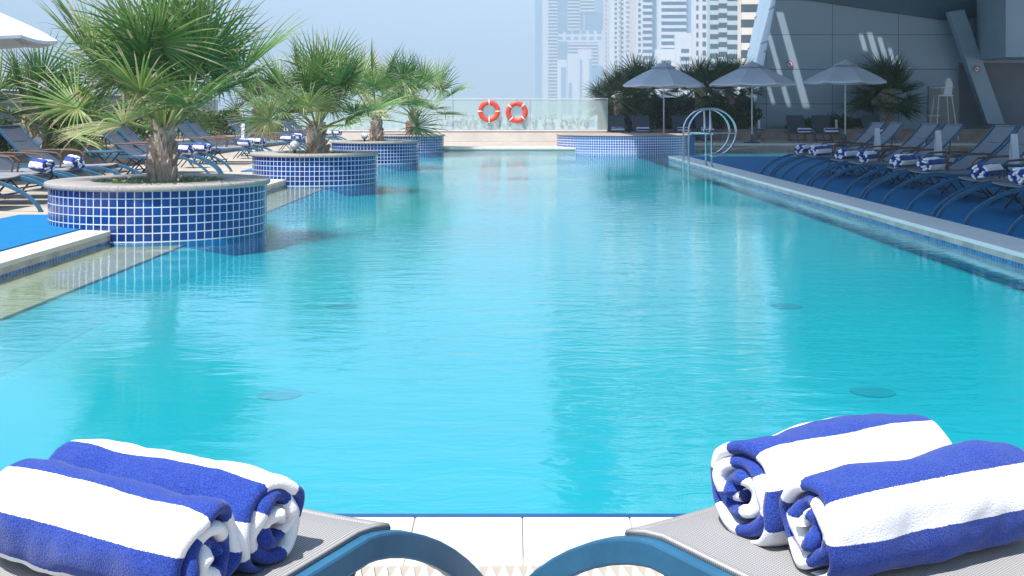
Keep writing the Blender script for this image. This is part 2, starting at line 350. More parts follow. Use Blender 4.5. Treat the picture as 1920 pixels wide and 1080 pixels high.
# glass fences
def fence(p0, p1, n, label):
    p0 = Vector(p0); p1 = Vector(p1); dv = p1-p0; ln = dv.length; rz = math.atan2(dv.y, dv.x)
    t = empty('glass_fence', p0, rz, label=label, cat='glass fence')
    w = ln/n
    for i in range(n):
        s = MB(); s.box(i*w+.02, (i+1)*w-.02, -.006, .006, .02, 1.06); s.build('glass_panel', M_glass, t)
    for i in range(n+1):
        s = MB(); s.box(i*w-.012, i*w+.012, -.02, .02, 0, 1.09); s.build('post', M_alu, t)
    s = MB(); s.box(-.03, ln+.03, -.025, .025, 1.09, 1.125); s.build('top_rail', mat('white_rail', (.7,.72,.74), .35, .3), t)
    s = MB(); s.box(-.03, ln+.03, -.02, .02, -.01, .018); s.build('base_rail', M_alu, t)
    return t
fence((-7.5, FY+.25, .4), (3.35, FY+.25, .4), 4, 'clear glass fence at the far end of the pool, behind the life rings')
fence((-10.3, 4, .4), (-10.3, FY, .4), 12, 'long glass fence on the left behind the shrubs and palms')

# ------------------------------------------------------------------ planters with palms
def spikes(mb, c, n, rad, h, rnd, tint=(0, 1), size=.02):
    for i in range(n):
        a = rnd.uniform(0, 2*math.pi); r = rad*math.sqrt(rnd.random())
        b = Vector((c[0]+r*math.cos(a), c[1]+r*math.sin(a), c[2]))
        d = Vector((rnd.gauss(0, .6), rnd.gauss(0, .6), rnd.uniform(.3, 1))).normalized()*rnd.uniform(.5, 1)*h
        s = d.cross(Vector((rnd.random()-.5, rnd.random()-.5, .3))).normalized()*size
        mb.quad(b-s*.2, b+d*.5-s, b+d, b+d*.5+s, t=rnd.uniform(*tint)*.98)
def planter(x, y, label, seed):
    rnd = random.Random(seed)
    t = empty('round_planter', (x, y, 0), label=label, cat='planter', group='round planters in a row along the pool')
    s = MB(); s.lathe([(.966, WZ-.01), (.966, .334)], 96, uvr=.966)
    for i in range(len(s.uv)): s.uv[i] = [(u+.01, v+.0155) for u, v in s.uv[i]]
    s.build('tiled_wall', M_mosaic, t, smooth=True)
    s = MB(); s.lathe([(.968, -.258), (.968, WZ-.011), (.966, WZ-.010)], 96); s.build('plinth', M_plinth, t, smooth=True)
    s = MB(); s.lathe([(.60, .30), (.60, .372), (.612, .385), (.982, .385), (.996, .379), (1.0, .366), (1.0, .350), (.992, .336), (.94, .334)], 96)
    s.build('rim', M_rim, t, smooth=False)
    s = MB()
    for q in range(10):
        pass
    s.lathe([(.0001, .345), (.3, .342), (.61, .325)], 32); s.build('soil', M_soil, t, smooth=True)
    s = MB(); spikes(s, (0, 0, .345), 2400, .585, .055, rnd, tint=(.3, 1), size=.010); s.build('ground_cover', M_cover, t)['kind'] = 'stuff'
    if seed == 3:
        s = MB()
        for k in range(7):
            a = k*.9; q = Vector((-.33, -.28, .39)); s.quad(q, q+Vector((math.cos(a)*.018-.006, math.sin(a)*.018, .008)), q+Vector((math.cos(a)*.03, math.sin(a)*.03, .012)), q+Vector((math.cos(a)*.018+.006, math.sin(a)*.018, .008)))
        s.build('flower', mat('yellow_petal', (.8,.6,.02), .6), t)
    return t
PL = [(-3.27, 10.17), (-3.11, 17.26), (-3.05, 24.4), (-2.93, 31.5)]
for i, (x, y) in enumerate(PL):
    planter(x, y, ['largest, nearest round blue tiled planter with a granite rim', 'second nearest round blue tiled planter from the camera',
                   'third round blue tiled planter from the camera', 'farthest round blue tiled planter of the left row'][i], i+3)

def fan(mb, pet, org, d, nrm, rad, rnd, tint0, nl=34, spread=2.35, droop=.5, dead=0.0, seg=5):
    """one palmate leaf: petiole from org along d, then blades fanned round its tip"""
    d = d.normalized(); side = d.cross(nrm).normalized(); nrm = side.cross(d).normalized()
    lp = pet; pts = []
    for i in range(6):
        u = i/5; pts.append(org + d*lp*u + Vector((0, 0, -1))*lp*.18*u*u*(1-abs(d.z)))
    tip = pts[-1]
    d2 = (pts[-1]-pts[-2]).normalized(); side = d2.cross(nrm).normalized(); nrm = side.cross(d2).normalized()
    mb.tube(pts, [.017, .014, .012, .010, .009, .008], 5, m=1, caps=False)
    dphi = 2*spread/nl
    for k in range(nl):
        phi = -spread + (k+.5)*dphi + rnd.gauss(0, .02)
        Lr = rad*(.72+.28*math.cos(phi*.6))*rnd.uniform(.88, 1.08)
        ray = d2*math.cos(phi) + side*math.sin(phi)
        ray = (ray + nrm*(.22*abs(math.sin(phi))+.10)).normalized()   # shallow cup
        sd = (side*math.cos(phi) - d2*math.sin(phi)).normalized()
        dr = droop*rnd.uniform(.5, 1.5)*(.55+.45*abs(phi)/spread)
        if rnd.random() < .16: dr *= 2.6
        prev = None; tt = min(.97, max(0.01, tint0+rnd.gauss(0, .09)))
        pos = tip.copy(); dirv = ray.copy()
        for i in range(seg+1):
            u = i/seg
            if i > 0:
                dirv = (dirv + Vector((0, 0, -1))*dr*(u**1.6)*.9/seg*2.2).normalized(); pos = pos + dirv*Lr/seg
            hw = (u*Lr*math.sin(dphi/2)*1.02) if u <= .30 else (.30*Lr*math.sin(dphi/2)*1.15)*max(.04, max(0, 1-(u-.30)/.70)**.8)
            if i == 0: hw = .003
            ctr = pos; a = pos + sd*hw - nrm*hw*.8; b = pos - sd*hw - nrm*hw*.8
            cur = (a, ctr, b)
            if prev:
                tu = tt if u < .75 else min(.98, tt + rnd.uniform(.05, .4))
                if rnd.random() < dead: tu = .95
                mb.quad(prev[0], cur[0], cur[1], prev[1], t=tu); mb.quad(prev[1], cur[1], cur[2], prev[2], t=tu)
            prev = cur
def palm(name, x, y, z, label, seed, trunk_h=.45, tr=.11, leaves=26, pet=.62, rad=.72, mat_=None, group=None, cat='palm tree', nl=34, lean=(0, 0), dead=.02, seg=5, thet=(8, 118), bright=0, hang=0):
    rnd = random.Random(seed)
    t = empty(name, (x, y, z), label=label, cat=cat, group=group)
    s = MB(); pts = []; rr = []
    for i in range(9):
        u = i/8; pts.append((lean[0]*u, lean[1]*u, trunk_h*u-.03)); rr.append(tr*(1.42-.62*u+.10*math.sin(i*2.1)))
    s.tube(pts, rr, 14)
    nb = int(60*trunk_h/.45)
    for i in range(nb):                                   # old leaf bases (boots)
        u = i/nb; a = i*2.4; zc = trunk_h*u*1.02
        c = Vector((lean[0]*u, lean[1]*u, zc)); o = Vector((math.cos(a), math.sin(a), 0)); sd = Vector((-math.sin(a), math.cos(a), 0))
        w = tr*.42*rnd.uniform(.7, 1.2); h = tr*1.15*rnd.uniform(.7, 1.4); b0 = c+o*tr*(1.32-.55*u)
        e_ = b0+o*tr*rnd.uniform(.2, .8)+Vector((0, 0, h))
        s.prism([b0-sd*w-Vector((0,0,h*.3)), b0+sd*w-Vector((0,0,h*.3)), e_+sd*w*.4, e_-sd*w*.4], tuple(o*-.03))
    s.build('trunk', M_trunk, t)
    s = MB(); top = Vector((lean[0], lean[1], trunk_h*.93))
    for i in range(leaves):
        u = (i+.5)/leaves; th = R(thet[0]+(thet[1]-thet[0])*u**.85)+rnd.gauss(0, .09); a = i*2.39996+rnd.gauss(0, .25)+seed
        dv = Vector((math.sin(th)*math.cos(a), math.sin(th)*math.sin(a), math.cos(th)))
        upv = Vector((0, 0, 1)) if th > .3 else Vector((math.cos(a), math.sin(a), .2))
        nn = (upv + Vector((rnd.gauss(0, .3), rnd.gauss(0, .3), 0))).normalized()
        nn = (nn - dv*nn.dot(dv)).normalized()
        rot = Matrix.Rotation(rnd.gauss(0, .45), 3, dv); nn = rot @ nn
        pl = pet*rnd.uniform(.8, 1.15)*(1-.25*max(0, u-.7)/.3)
        ra = rad*rnd.uniform(.82, 1.08)*(1 if u < .8 else .9)
        tint = .12+.45*rnd.random()+bright + (.12 if u > .8 else 0)
        fan(s, pl, top+dv*tr*.4, dv, nn, ra, rnd, tint, nl=nl, droop=.24+.40*u, dead=dead+(.10 if u > .86 else 0), seg=seg)
    for i in range(hang):                                 # old, half dry leaves hanging close to the trunk
        a = seed*1.7+i*6.283/hang+rnd.gauss(0, .3); th = R(rnd.uniform(22, 38))
        dv = Vector((math.sin(th)*math.cos(a), math.sin(th)*math.sin(a), math.cos(th))); nn = (Vector((0, 0, 1))-dv*dv.z).normalized()
        fan(s, pet*.40, top, dv, nn, rad*.62, rnd, .70, nl=int(nl*.6), spread=1.6, droop=2.6, dead=.12, seg=seg)
    s.build('crown', [mat_ or M_palm, M_pet], t)
    return t
GP = 'fan palms growing in the round pool planters'
palm('fan_palm', -3.25, 10.2, .33, 'largest fan palm, bushy green, in the nearest round planter', 11, .50, .088, 27, .88, .84, group=GP, nl=44, seg=7, thet=(4, 67), bright=.07, hang=3)
palm('fan_palm', -3.09, 17.3, .33, 'fan palm with drooping dry leaves in the second planter', 23, .42, .11, 20, .88, .82, group=GP, nl=38, seg=6, thet=(6, 74), bright=.06, hang=3)
palm('fan_palm', -3.03, 24.4, .33, 'fan palm in the third round planter from the camera', 35, .56, .10, 18, 1.08, .84, group=GP, nl=32, thet=(6, 78), bright=.05, hang=2)
palm('fan_palm', -2.83, 31.5, .33, 'fan palm in the farthest planter, beside the wooden bin', 47, .60, .11, 18, 1.18, .92, group=GP, nl=30, thet=(6, 80), bright=.05, hang=2)
GB = 'fan palms in the planting bed on the left'
for i, (x, y, h, lab) in enumerate([(-7.95, 18.2, .55, 'large fan palm behind the low wall at the far left edge'), (-8.6, 26.5, .6, 'fan palm behind the nearest planter palm, in the left bed'),
                     (-8.1, 35.0, .75, 'fan palm beside the yellow shrub in the left bed')]):
    palm('fan_palm', x, y, .3, lab, 60+i*7, h, .15, 22, .75, .9, group=GB, nl=28, bright=.02)
GR = 'dark fan palms in the shaded bed'
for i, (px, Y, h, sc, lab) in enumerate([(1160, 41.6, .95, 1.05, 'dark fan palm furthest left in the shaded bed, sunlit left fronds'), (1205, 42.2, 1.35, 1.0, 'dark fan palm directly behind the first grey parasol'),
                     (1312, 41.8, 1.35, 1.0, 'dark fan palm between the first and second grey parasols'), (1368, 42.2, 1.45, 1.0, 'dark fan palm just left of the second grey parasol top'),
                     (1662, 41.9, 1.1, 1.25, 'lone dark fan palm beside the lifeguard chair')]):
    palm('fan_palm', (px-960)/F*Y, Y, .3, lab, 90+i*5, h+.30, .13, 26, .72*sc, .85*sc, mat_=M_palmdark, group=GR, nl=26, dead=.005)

# ------------------------------------------------------------------ shrubs
def shrub(name, x, y, z, rx, ry, rz, n, mat_, label, cat='shrub', size=.05, seed=1, group=None):
    rnd = random.Random(seed); t = empty(name, (x, y, z), label=label, cat=cat, group=group); s = MB()
    cl = [(rnd.uniform(-.6, .6)*rx, rnd.uniform(-.6, .6)*ry, rnd.uniform(.25, .85)*rz, rnd.uniform(.3, .55)) for _ in range(9)]
    for i in range(n):
        c = rnd.choice(cl); dv = Vector((rnd.gauss(0, 1), rnd.gauss(0, 1), rnd.gauss(0, 1))).normalized()*(rnd.random()**.35)*c[3]
        p = Vector((c[0]+dv.x*rx, c[1]+dv.y*ry, c[2]+dv.z*rz*.8))
        if p.z < 0: p.z = abs(p.z)
        a = Vector((rnd.gauss(0, 1), rnd.gauss(0, 1), rnd.gauss(0, 1)+.6)).normalized(); b = a.cross(Vector((rnd.random(), rnd.random(), rnd.random()))).normalized()
        L_ = size*rnd.uniform(.6, 1.3)
        s.quad(p, p+a*L_*.5+b*L_*.28, p+a*L_, p+a*L_*.5-b*L_*.28, t=rnd.uniform(.02, .98))
    s.build('foliage', mat_, t)
    s = MB()
    for i in range(8):
        c = cl[i]; s.tube([(c[0]*.2, c[1]*.2, -.02), (c[0]*.5, c[1]*.5, c[2]*.5), (c[0], c[1], c[2])], [.012, .008, .004], 5)
    s.build('stem', M_trunk, t)
    return t
shrub('shrub', -7.95, 19.1, .3, .62, .5, .90, 6000, M_shrub, 'dense dark green bush behind the low wall at left', size=.07, seed=5)
shrub('shrub', -8.7, 24.3, .3, .7, .5, .8, 2600, M_shrub, 'medium green bush between the two palms of the left bed', size=.07, seed=25)
shrub('shrub', -8.6, 32.6, .3, .7, .5, .7, 2200, M_shrub, 'round green bush left of the yellow shrub', size=.07, seed=26)
shrub('shrub', -8.5, 22.2, .3, .6, .5, .55, 1500, M_shrub, 'low sparse green bush just right of the dense bush', size=.07, seed=15)
shrub('shrub', -8.0, 29.5, .3, .7, .6, .75, 2200, M_shrub, 'open green shrub behind the nearest planter palm trunk', size=.08, seed=6)
shrub('shrub', -7.9, 36.3, .3, .75, .5, .62, 2600, M_yellow, 'yellow leaved shrub beside a palm in the left bed', size=.08, seed=7)
shrub('shrub', -7.6, 16.2, .35, .5, .4, .6, 1400, M_shrub, 'green bush under the palm at the far left edge', size=.07, seed=8)
for i, (px, Y, rx, rz, lab) in enumerate([(1150, 41.5, .8, .7, 'dark shrub behind the leftmost far grey lounger'), (1235, 41.6, .8, .9, 'dark shrub behind the first grey parasol pole'),
                 (1300, 41.5, .8, .85, 'dark shrub behind the round steel pool rail'), (1360, 41.6, .8, 1.0, 'dark shrub right of the round steel pool rail'), (1405, 41.6, .6, .8, 'dark shrub under the second grey parasol'),
                 (1505, 41.5, .8, .45, 'low green shrub between two far right loungers'), (1570, 41.5, .9, .55, 'low green shrub behind the third grey parasol pole'), (1605, 41.6, .7, .5, 'low green shrub just right of the third parasol pole')]):
    shrub('shrub', (px-960)/F*Y, Y, .3, rx, .5, rz, 1500, M_shrub, lab, size=.09, seed=30+i, group='shrubs in the shaded bed')
ORD0 = ['first', 'second', 'third', 'fourth', 'fifth', 'sixth', 'seventh', 'eighth', 'ninth', 'tenth', 'eleventh', 'twelfth', 'thirteenth', 'fourteenth', 'fifteenth', 'sixteenth', 'seventeenth']
# wispy plants behind the far glass
def wisp(x, y, z, h, seed, label, n=5):
    rnd = random.Random(seed); t = empty('wispy_plant', (x, y, z), label=label, cat='plant', group='wispy plants behind the far glass'); a = MB(); b = MB()
    for i in range(n):
        th = rnd.uniform(0, 6.28); k = rnd.uniform(.05, .3); hh = h*rnd.uniform(.5, 1)
        pts = [Vector((k*u*math.cos(th)+rnd.gauss(0, .015), k*u*math.sin(th)*.4, hh*u)) for u in (0, .25, .5, .75, 1)]
        a.tube(pts, [.006, .005, .004, .003, .002], 4)
        for j in range(16):
            u = rnd.uniform(.25, 1); q = pts[min(3, int(u*4))].lerp(pts[min(4, int(u*4)+1)], (u*4) % 1)
            dv = Vector((rnd.gauss(0, 1), rnd.gauss(0, 1), rnd.gauss(.3, .6))).normalized(); sd = dv.cross(Vector((0, 1, .2))).normalized(); l = rnd.uniform(.03, .075)
            b.quad(q, q+dv*l*.5+sd*l*.3, q+dv*l, q+dv*l*.5-sd*l*.3, t=rnd.uniform(.02, .98))
    a.build('stem', M_trunk, t); b.build('foliage', M_shrub, t)
for i, px in enumerate([815, 832, 848, 862, 880, 893, 920, 938, 952, 985, 1003, 1022, 1038, 1055, 1068, 1085, 1100]):
    wisp((px-960)/F*38.8, 38.8, .38, .38+.35*random.Random(i).random(), i, 'thin leafy sprig behind the far glass, %s from the left' % (['first']+ORD0[1:])[i], 4)
k = MB(); k.box(-7.4, 3.3, 38.66, 39.3, .0, .385); tag(k.build('far_planting_bed', M_wallfar), kind='structure')

# ------------------------------------------------------------------ loungers
def lounger(arc=.42, fab=None, backang=50, name='sun_lounger', length=1.2, bfab=None, rs=1.0, arms=True, zt=.315, fs=None):
    fab = fab or M_fabfar; W = .62; hw = W/2
    fs = fs or arc*.93
    root = empty(name, (0, 0, 0), label='x', cat='sun lounger')
    sec = [(-.011, -.021), (.011, -.021), (.013, -.017), (.013, .017), (.011, .021), (-.011, .021), (-.013, .017), (-.013, -.017)]
    sec = [(a*rs, b*(rs if b < 0 else 1)) for a, b in sec]
    def arcpts():
        pts = []
        for i in range(15):
            th = R(90)*i/14; pts.append((arc*(1-max(0, math.cos(th))**1.3), zt*math.sin(th)**1.3))
        for x in (arc+.2, arc+.45, arc+.7, 1.25, 1.9):
            if x > arc+.05: pts.append((x, zt-.018*math.sin(min(1, (x-arc)/(1.3-arc))*math.pi) if x < 1.3 else zt-.0))
        pts = sorted(set(pts)); return pts
    ap = arcpts()
    for sg in (-1, 1):
        s = MB(); s.tube([(x, sg*hw, z) for x, z in ap], 1, sec=sec, up=None)
        s.box(-.02, .02, sg*hw-.016, sg*hw+.016, 0, .02)
        s.build('side_rail', M_frame, root)
    # seat fabric following the rails, with rolled edges
    s = MB(); xs = [fs+(length-fs)*i/24 for i in range(25)]; ys = [-hw+.011+(W-.022)*j/12 for j in range(13)]
    def zf(x):
        if x <= arc: q = max(0, 1-x/arc)**(1/1.3); return zt*(1-q*q)**.65
        return zt-.018*math.sin(min(1, (x-arc)/(1.3-arc))*math.pi)
    def zz(x, y): return zf(x)+.0235-.012*(1-(2*y/W)**2)
    n0 = len(s.v)
    for x in xs:
        for y in ys: s.v.append((x, y, zz(x, y)))
    for i in range(24):
        for j in range(12):
            a = n0+i*13+j; s.face((a, a+13, a+14, a+1))
    n1 = len(s.v)
    for x in xs:
        for y in ys: s.v.append((x, y, zz(x, y)-.004))
    for i in range(24):
        for j in range(12):
            a = n1+i*13+j; s.face((a, a+1, a+14, a+13))
    for sg in (-1, 1): s.tube([(x, sg*(hw-.012), zf(x)+.0225) for x in xs], .006, 6)
    s.tube([(xs[0], y, zz(xs[0], y)-.004) for y in ys], .009, 6)
    s.build('seat_fabric', fab, root, smooth=True)
    # backrest, gently curved
    ca = R(backang); pts = []; x, z = length+.02, zt+.01
    for i in range(11):
        pts.append((x, z)); an = ca*(.55+.6*i/10); x +=   .078*math.cos(an); z += .078*math.sin(an)
    s = MB()
    th = .005; bw = hw-.022
    for i in range(10):
        (x0, z0), (x1, z1) = pts[i], pts[i+1]
        for j in range(6):
            y0 = -bw+2*bw*j/6; y1 = -bw+2*bw*(j+1)/6
            q = lambda y: -.010*(1-(y/bw)**2)
            s.quad((x0, y0, z0+q(y0)), (x1, y0, z1+q(y0)), (x1, y1, z1+q(y1)), (x0, y1, z0+q(y1)))
            s.quad((x0+th, y1, z0+q(y1)-th), (x1+th, y1, z1+q(y1)-th), (x1+th, y0, z1+q(y0)-th), (x0+th, y0, z0+q(y0)-th))
    s.tube([(pts[-1][0], y, pts[-1][1]) for y in (-bw, 0, bw)], .011, 8)
    b = s.build('backrest', bfab or fab, root, smooth=True)
    for sg in (-1, 1):
        s = MB(); s.tube([(x, sg*(hw-.013), z) for x, z in pts], 1, sec=[(a*.9, c*.8) for a, c in sec]); s.build('back_rail', M_frame, b)
    # rear legs, crossed braces, cross bars, armrests
    for sg in (-1, 1):
        s = MB(); s.tube([(1.18, sg*(hw-.03), zt-.02), (1.36, sg*(hw-.03), .16), (1.5, sg*(hw-.03), .0)], .013, 8)
        s.tube([(1.52, sg*(hw-.03), zt-.02), (1.3, sg*(hw-.03), .16), (1.14, sg*(hw-.03), 0)], .011, 8)
        s.build('rear_leg', M_frame_dark, root)
        if not arms: continue
        s = MB(); ax = .98
        s.tube([(ax, sg*(hw+.025), zt+.0), (ax-.02, sg*(hw+.03), zt+.13), (ax+.04, sg*(hw+.03), zt+.18), (ax+.2, sg*(hw+.03), zt+.195), (ax+.42, sg*(hw+.02), zt+.20), (pts[4][0], sg*(hw+.01), pts[4][1]+.02)], .012, 8)
        s.build('armrest', M_brown, root)
    for x in (arc+.12, 1.14, 1.5):
        s = MB(); s.tube([(x, -hw+.01, zt-.035 if x < 1 else .05), (x, hw-.01, zt-.035 if x < 1 else .05)], .011, 8); s.build('crossbar', M_frame_dark, root)
    if not arms:
        for sg in (-1, 1):
            s = MB(); s.tube([(.40, sg*(hw-.02), zt-.02), (.45, sg*(hw-.02), zt-.085), (.52, sg*(hw-.02), zt-.095), (.60, sg*(hw-.02), zt-.05), (.64, sg*(hw-.02), zt-.02)], .011, 8); s.build('leg_bracket', M_frame_dark, root, smooth=True)
    s = MB(); s.tube([(1.62, -hw+.05, zt), (pts[7][0], -hw+.05, pts[7][1]-.015), (pts[7][0], hw-.05, pts[7][1]-.015), (1.62, hw-.05, zt)], .009, 6); s.build('back_prop', M_frame_dark, root)
    return root

def rolled_towel(name, L_, Ro, turns, seed, Ns, Ms, phase, th0=-.6, flip=1, mat_=None):
    """a thick striped sheet wound as a spiral about the x axis, resting on z=0"""
    rnd = random.Random(seed); s = MB(); pitch = (Ro-.010)/turns; tk = pitch*.90
    off = [rnd.uniform(-.5, .5) for _ in range(8)]
    th0 = R((265 if flip > 0 else 275))-flip*2*math.pi*turns
    rings = []; sacc = 0; prevr = None
    nend = 3; loops = []
    for i in range(Ns+1):
        u = i/Ns; ph = 2*math.pi*turns*u; r = .010+pitch*turns*u
        if i: sacc += (r+prevr)/2*2*math.pi*turns/Ns
        prevr = r
        bumpr = 1+.05*math.sin(ph*2+off[0]*6)*(1-u*.4)+.035*math.sin(ph*3.3+off[1]*9)
        ang = th0+flip*ph
        endR = L_/2 + .006*math.sin(ph*1.3+off[2]*8) + .005*math.sin(ph*3.1+off[3]*5) + .006*(1-u)
        endL = -L_/2 + .006*math.sin(ph*1.1+off[4]*8) + .005*math.sin(ph*2.7+off[5]*5) - .006*(1-u)
        prof = []
        for j in range(Ms+1):
            v = j/Ms; prof.append((endL+(endR-endL)*v, tk/2))
        for j in range(1, nend+1):
            a = math.pi*j/(nend+1); prof.append((endR+tk*.5*math.sin(a), tk/2*math.cos(a)))
        for j in range(Ms+1):
            v = 1-j/Ms; prof.append((endL+(endR-endL)*v, -tk/2))
        for j in range(1, nend+1):
            a = math.pi*j/(nend+1); prof.append((endL-tk*.5*math.sin(a), -tk/2*math.cos(a)))
        ring = []
        for (x, q) in prof:
            taper = 1-.05*max(0, abs(x)/(L_/2)-.75)/.25
            w = mnoise.noise(Vector((x*9+seed, ang*1.1, u*3)))*.0085 + mnoise.noise(Vector((x*30+seed, ang*2.4, u*3)))*.0022
            tape = min(1, (1-u)*9+.35)                        # the free edge thins out
            rr = (r*bumpr+q*tape)*taper + w*(.5+u)
            y = rr*math.cos(ang); z = rr*math.sin(ang)
            z *= .93; zmin = -Ro*.80
            if z < zmin: z = zmin+(z-zmin)*.25
            ring.append((x, y, z+Ro*.80+.006))
        rings.append(ring)
        loops.append(sacc)
    K = len(rings[0]); n0 = len(s.v); loops = [q-loops[-1] for q in loops]
    for rg in rings: s.v += rg
    for i in range(Ns):
        for j in range(K):
            a = n0+i*K+j; b = n0+i*K+(j+1) % K
            s.face((a, b, b+K, a+K), [(loops[i]+phase, 0), (loops[i]+phase, 0), (loops[i+1]+phase, 0), (loops[i+1]+phase, 0)])
    s.face(tuple(range(n0, n0+K)), [(phase, 0)]*K); e0 = n0+Ns*K; s.face(tuple(range(e0+K-1, e0-1, -1)), [(loops[-1]+phase, 0)]*K)
    return s.build(name, mat_ or M_towel, smooth=True)

GF = 'sun loungers in the foreground'
AN = math.atan2(-.78, .63)
near = lounger(.40, M_fab, length=1.22, arms=False, zt=.334, fs=.33, rs=.86)
freeze(near)
near.rotation_euler.z = AN
def place_near(root, foot, rz, off):
    c = Vector((math.cos(rz), math.sin(rz))); y = Vector((-c.y, c.x)); q = Vector(foot)+y*off
    root.location = (q.x, q.y, 0.012); root.rotation_euler.z = rz
place_near(near, (-.036, 1.935), AN, .31)
tag(near, 'right foreground lounger, light blue curved leg and grey mesh seat', 'sun lounger', GF)
near2 = copy_tree(near); rz2 = math.pi-AN
place_near(near2, (-.014, 1.985), math.atan2(-.855, -.52), -.31)
tag(near2, 'left foreground lounger with dark blue curved leg and grey mesh seat', 'sun lounger', GF)
# foreground towels
def put_towel(o, p0, p1, z, label, group='rolled striped towels on the foreground loungers'):
    p0 = Vector(p0); p1 = Vector(p1); d = p1-p0; c = (p0+p1)/2
    o.location = (c.x, c.y, z); o.rotation_euler = (0, 0, math.atan2(d.y, d.x)); tag(o, label, 'towel', group)
SZ = .350
put_towel(rolled_towel('rolled_towel', .37, .077, 2.75, 1, 190, 44, .073, flip=1), (.415, 1.54), (.765, 1.705), SZ, 'front rolled towel on the right foreground lounger, spiral end nearest the camera')
put_towel(rolled_towel('rolled_towel', .37, .085, 3.0, 2, 190, 44, .112, flip=1), (.342, 1.665), (.695, 1.845), SZ, 'rear rolled towel on the right foreground lounger, nearer the water')
put_towel(rolled_towel('rolled_towel', .38, .074, 2.7, 3, 190, 44, .096, flip=-1), (-.394, 1.440), (-.742, 1.635), SZ, 'front rolled towel on the left foreground lounger, cut by the frame edge')
put_towel(rolled_towel('rolled_towel', .38, .076, 2.75, 4, 190, 44, .038, flip=-1), (-.336, 1.555), (-.690, 1.73), SZ, 'rear rolled towel on the left foreground lounger, nearer the water')

far = lounger(.54, M_fabright, rs=.7); freeze(far)
leftp = lounger(.54, M_fabfar, bfab=M_fabdark, rs=.8); freeze(leftp)  # backs darker than the sunlit seats, their shade put into the fabric colour
fdark = lounger(.54, M_fabdark, backang=60); freeze(fdark)
ORD = ['nearest', 'second', 'third', 'fourth', 'fifth', 'sixth', 'seventh', 'eighth', 'ninth', 'tenth', 'eleventh', 'twelfth']
used = {}
def put(proto, x, y, z, rz, label, group):
    if proto.name not in used: used[proto.name] = 1; o = proto
    else: o = copy_tree(proto)
    o.location = (x, y, z); o.rotation_euler.z = rz; tag(o, label, 'sun lounger', group); return o
towel_protos = [rolled_towel('rolled_towel', .42, .088, 2.5, 20+i, 90, 14, .03*i) for i in range(3)]
tk = [0]
def towel(x, y, z, rz, label, group):
    i = tk[0]; tk[0] += 1
    o = towel_protos[i] if i < 3 else towel_protos[i % 3].copy()
    if i >= 3: col.objects.link(o)
    o.location = (x, y, z); o.rotation_euler = (0, 0, rz); tag(o, label, 'towel', group); return o
GRR = 'sun loungers in a row on the right blue mat'; GTR = 'rolled towels on the right row of loungers'
Ys = []
for kx in range(-1, 4):
    b = 9.67+2.22*kx; Ys += [b+.33, b+1.12]
for i, Y in enumerate(Ys):
    lab = 'grey lounger with blue arched legs, %s from the camera in the right row' % ORD[i]
    o = put(far, 4.04+random.uniform(-.02, .02), Y, .016, random.uniform(-.02, .02), lab, GRR)
    towel(4.04+.64, Y+random.uniform(-.05, .05), .352, R(52)+random.uniform(-.15, .15)+math.pi*(i % 2), 'rolled striped towel on the %s lounger of the right side row' % ORD[i], GTR)
GLL = 'sun loungers in a row on the left deck'; GTL = 'rolled towels on the left row of loungers'
YL = [11.35, 12.15, 13.0, 14.1, 17.5, 18.35, 21.4, 22.3, 25.5, 26.6, 31.2, 32.4]
for i, Y in enumerate(YL):
    lab = 'blue framed lounger on the left deck, %s in its row from the camera' % ORD[i]
    o = put(leftp, -4.75+random.uniform(-.04, .04), Y, .002, math.pi+random.uniform(-.03, .03), lab, GLL)
    if i not in (0, 3):
        towel(-4.75-.47, Y+random.uniform(-.05, .05), .338, R(128)+random.uniform(-.2, .2), 'rolled striped towel on the %s lounger of the left side row' % ORD[i], GTL)
GFF = 'charcoal loungers facing the pool from the far side'; GTF = 'rolled towels on the far charcoal loungers'
for i, (px, Y) in enumerate([(1154, 40.2), (1200, 40.2), (1275, 40.2), (1318, 40.2), (1489, 38.6), (1537, 38.6), (1631, 38.3)]):
    lab = ['first charcoal lounger behind the wide planter', 'second charcoal lounger behind the wide planter', 'charcoal lounger left of the steel rail',
           'charcoal lounger seen through the steel rail', 'charcoal lounger right of the middle parasol', 'charcoal lounger left of the rightmost parasol pole', 'charcoal lounger right of the rightmost parasol pole'][i]
    put(fdark, (px-960)/F*Y, Y-1.75, .002, R(90), lab, GFF)
    towel((px-960)/F*Y, Y-1.35 if i > 3 else Y-.9, .338, random.uniform(-.1, .1), 'rolled striped towel on the '+lab, GTF)

# side tables and menu cards
def side_table(name, brown):
    t = empty(name, (0, 0, 0), label='x', cat='side table')
    s = MB(); s.box(-.22, .22, -.22, .22, .43, .455); s.build('table_top', M_frame if not brown else M_brown, t, bevel=.006)
    for sg in (-1, 1):
        s = MB(); s.tube([(-.18, sg*.19, .43), (0, sg*.19, .215), (.18, sg*.19, 0)], .011, 6); s.build('leg', M_frame_dark, t)
        s = MB(); s.tube([(.18, sg*.17, .43), (0, sg*.17, .215), (-.18, sg*.17, 0)], .011, 6); s.build('leg', M_frame_dark, t)
    return t
tb = side_table('side_table', False); freeze(tb)
GT = 'small side tables between the loungers'
spots = [(5.24, 9.25, 'the nearest right side table'), (5.26, 11.45, 'second right side table from the camera'), (5.36, 13.75, 'third right side table from the camera'), (5.33, 15.95, 'fourth right side table from the camera'), (5.4, 18.2, 'farthest right side table at the end of the row'),
         (-5.9, 15.8, 'left side table nearest the camera'), (-5.9, 19.9, 'second left side table from the camera'), (-5.9, 24.0, 'third left side table from the camera'), (-5.9, 28.6, 'farthest left side table'),
         ((1423-960)/F*37.5, 37.5, 'folding side table under the second grey parasol'), ((1568-960)/F*38.4, 38.4, 'side table by the third grey parasol pole')]
first = True
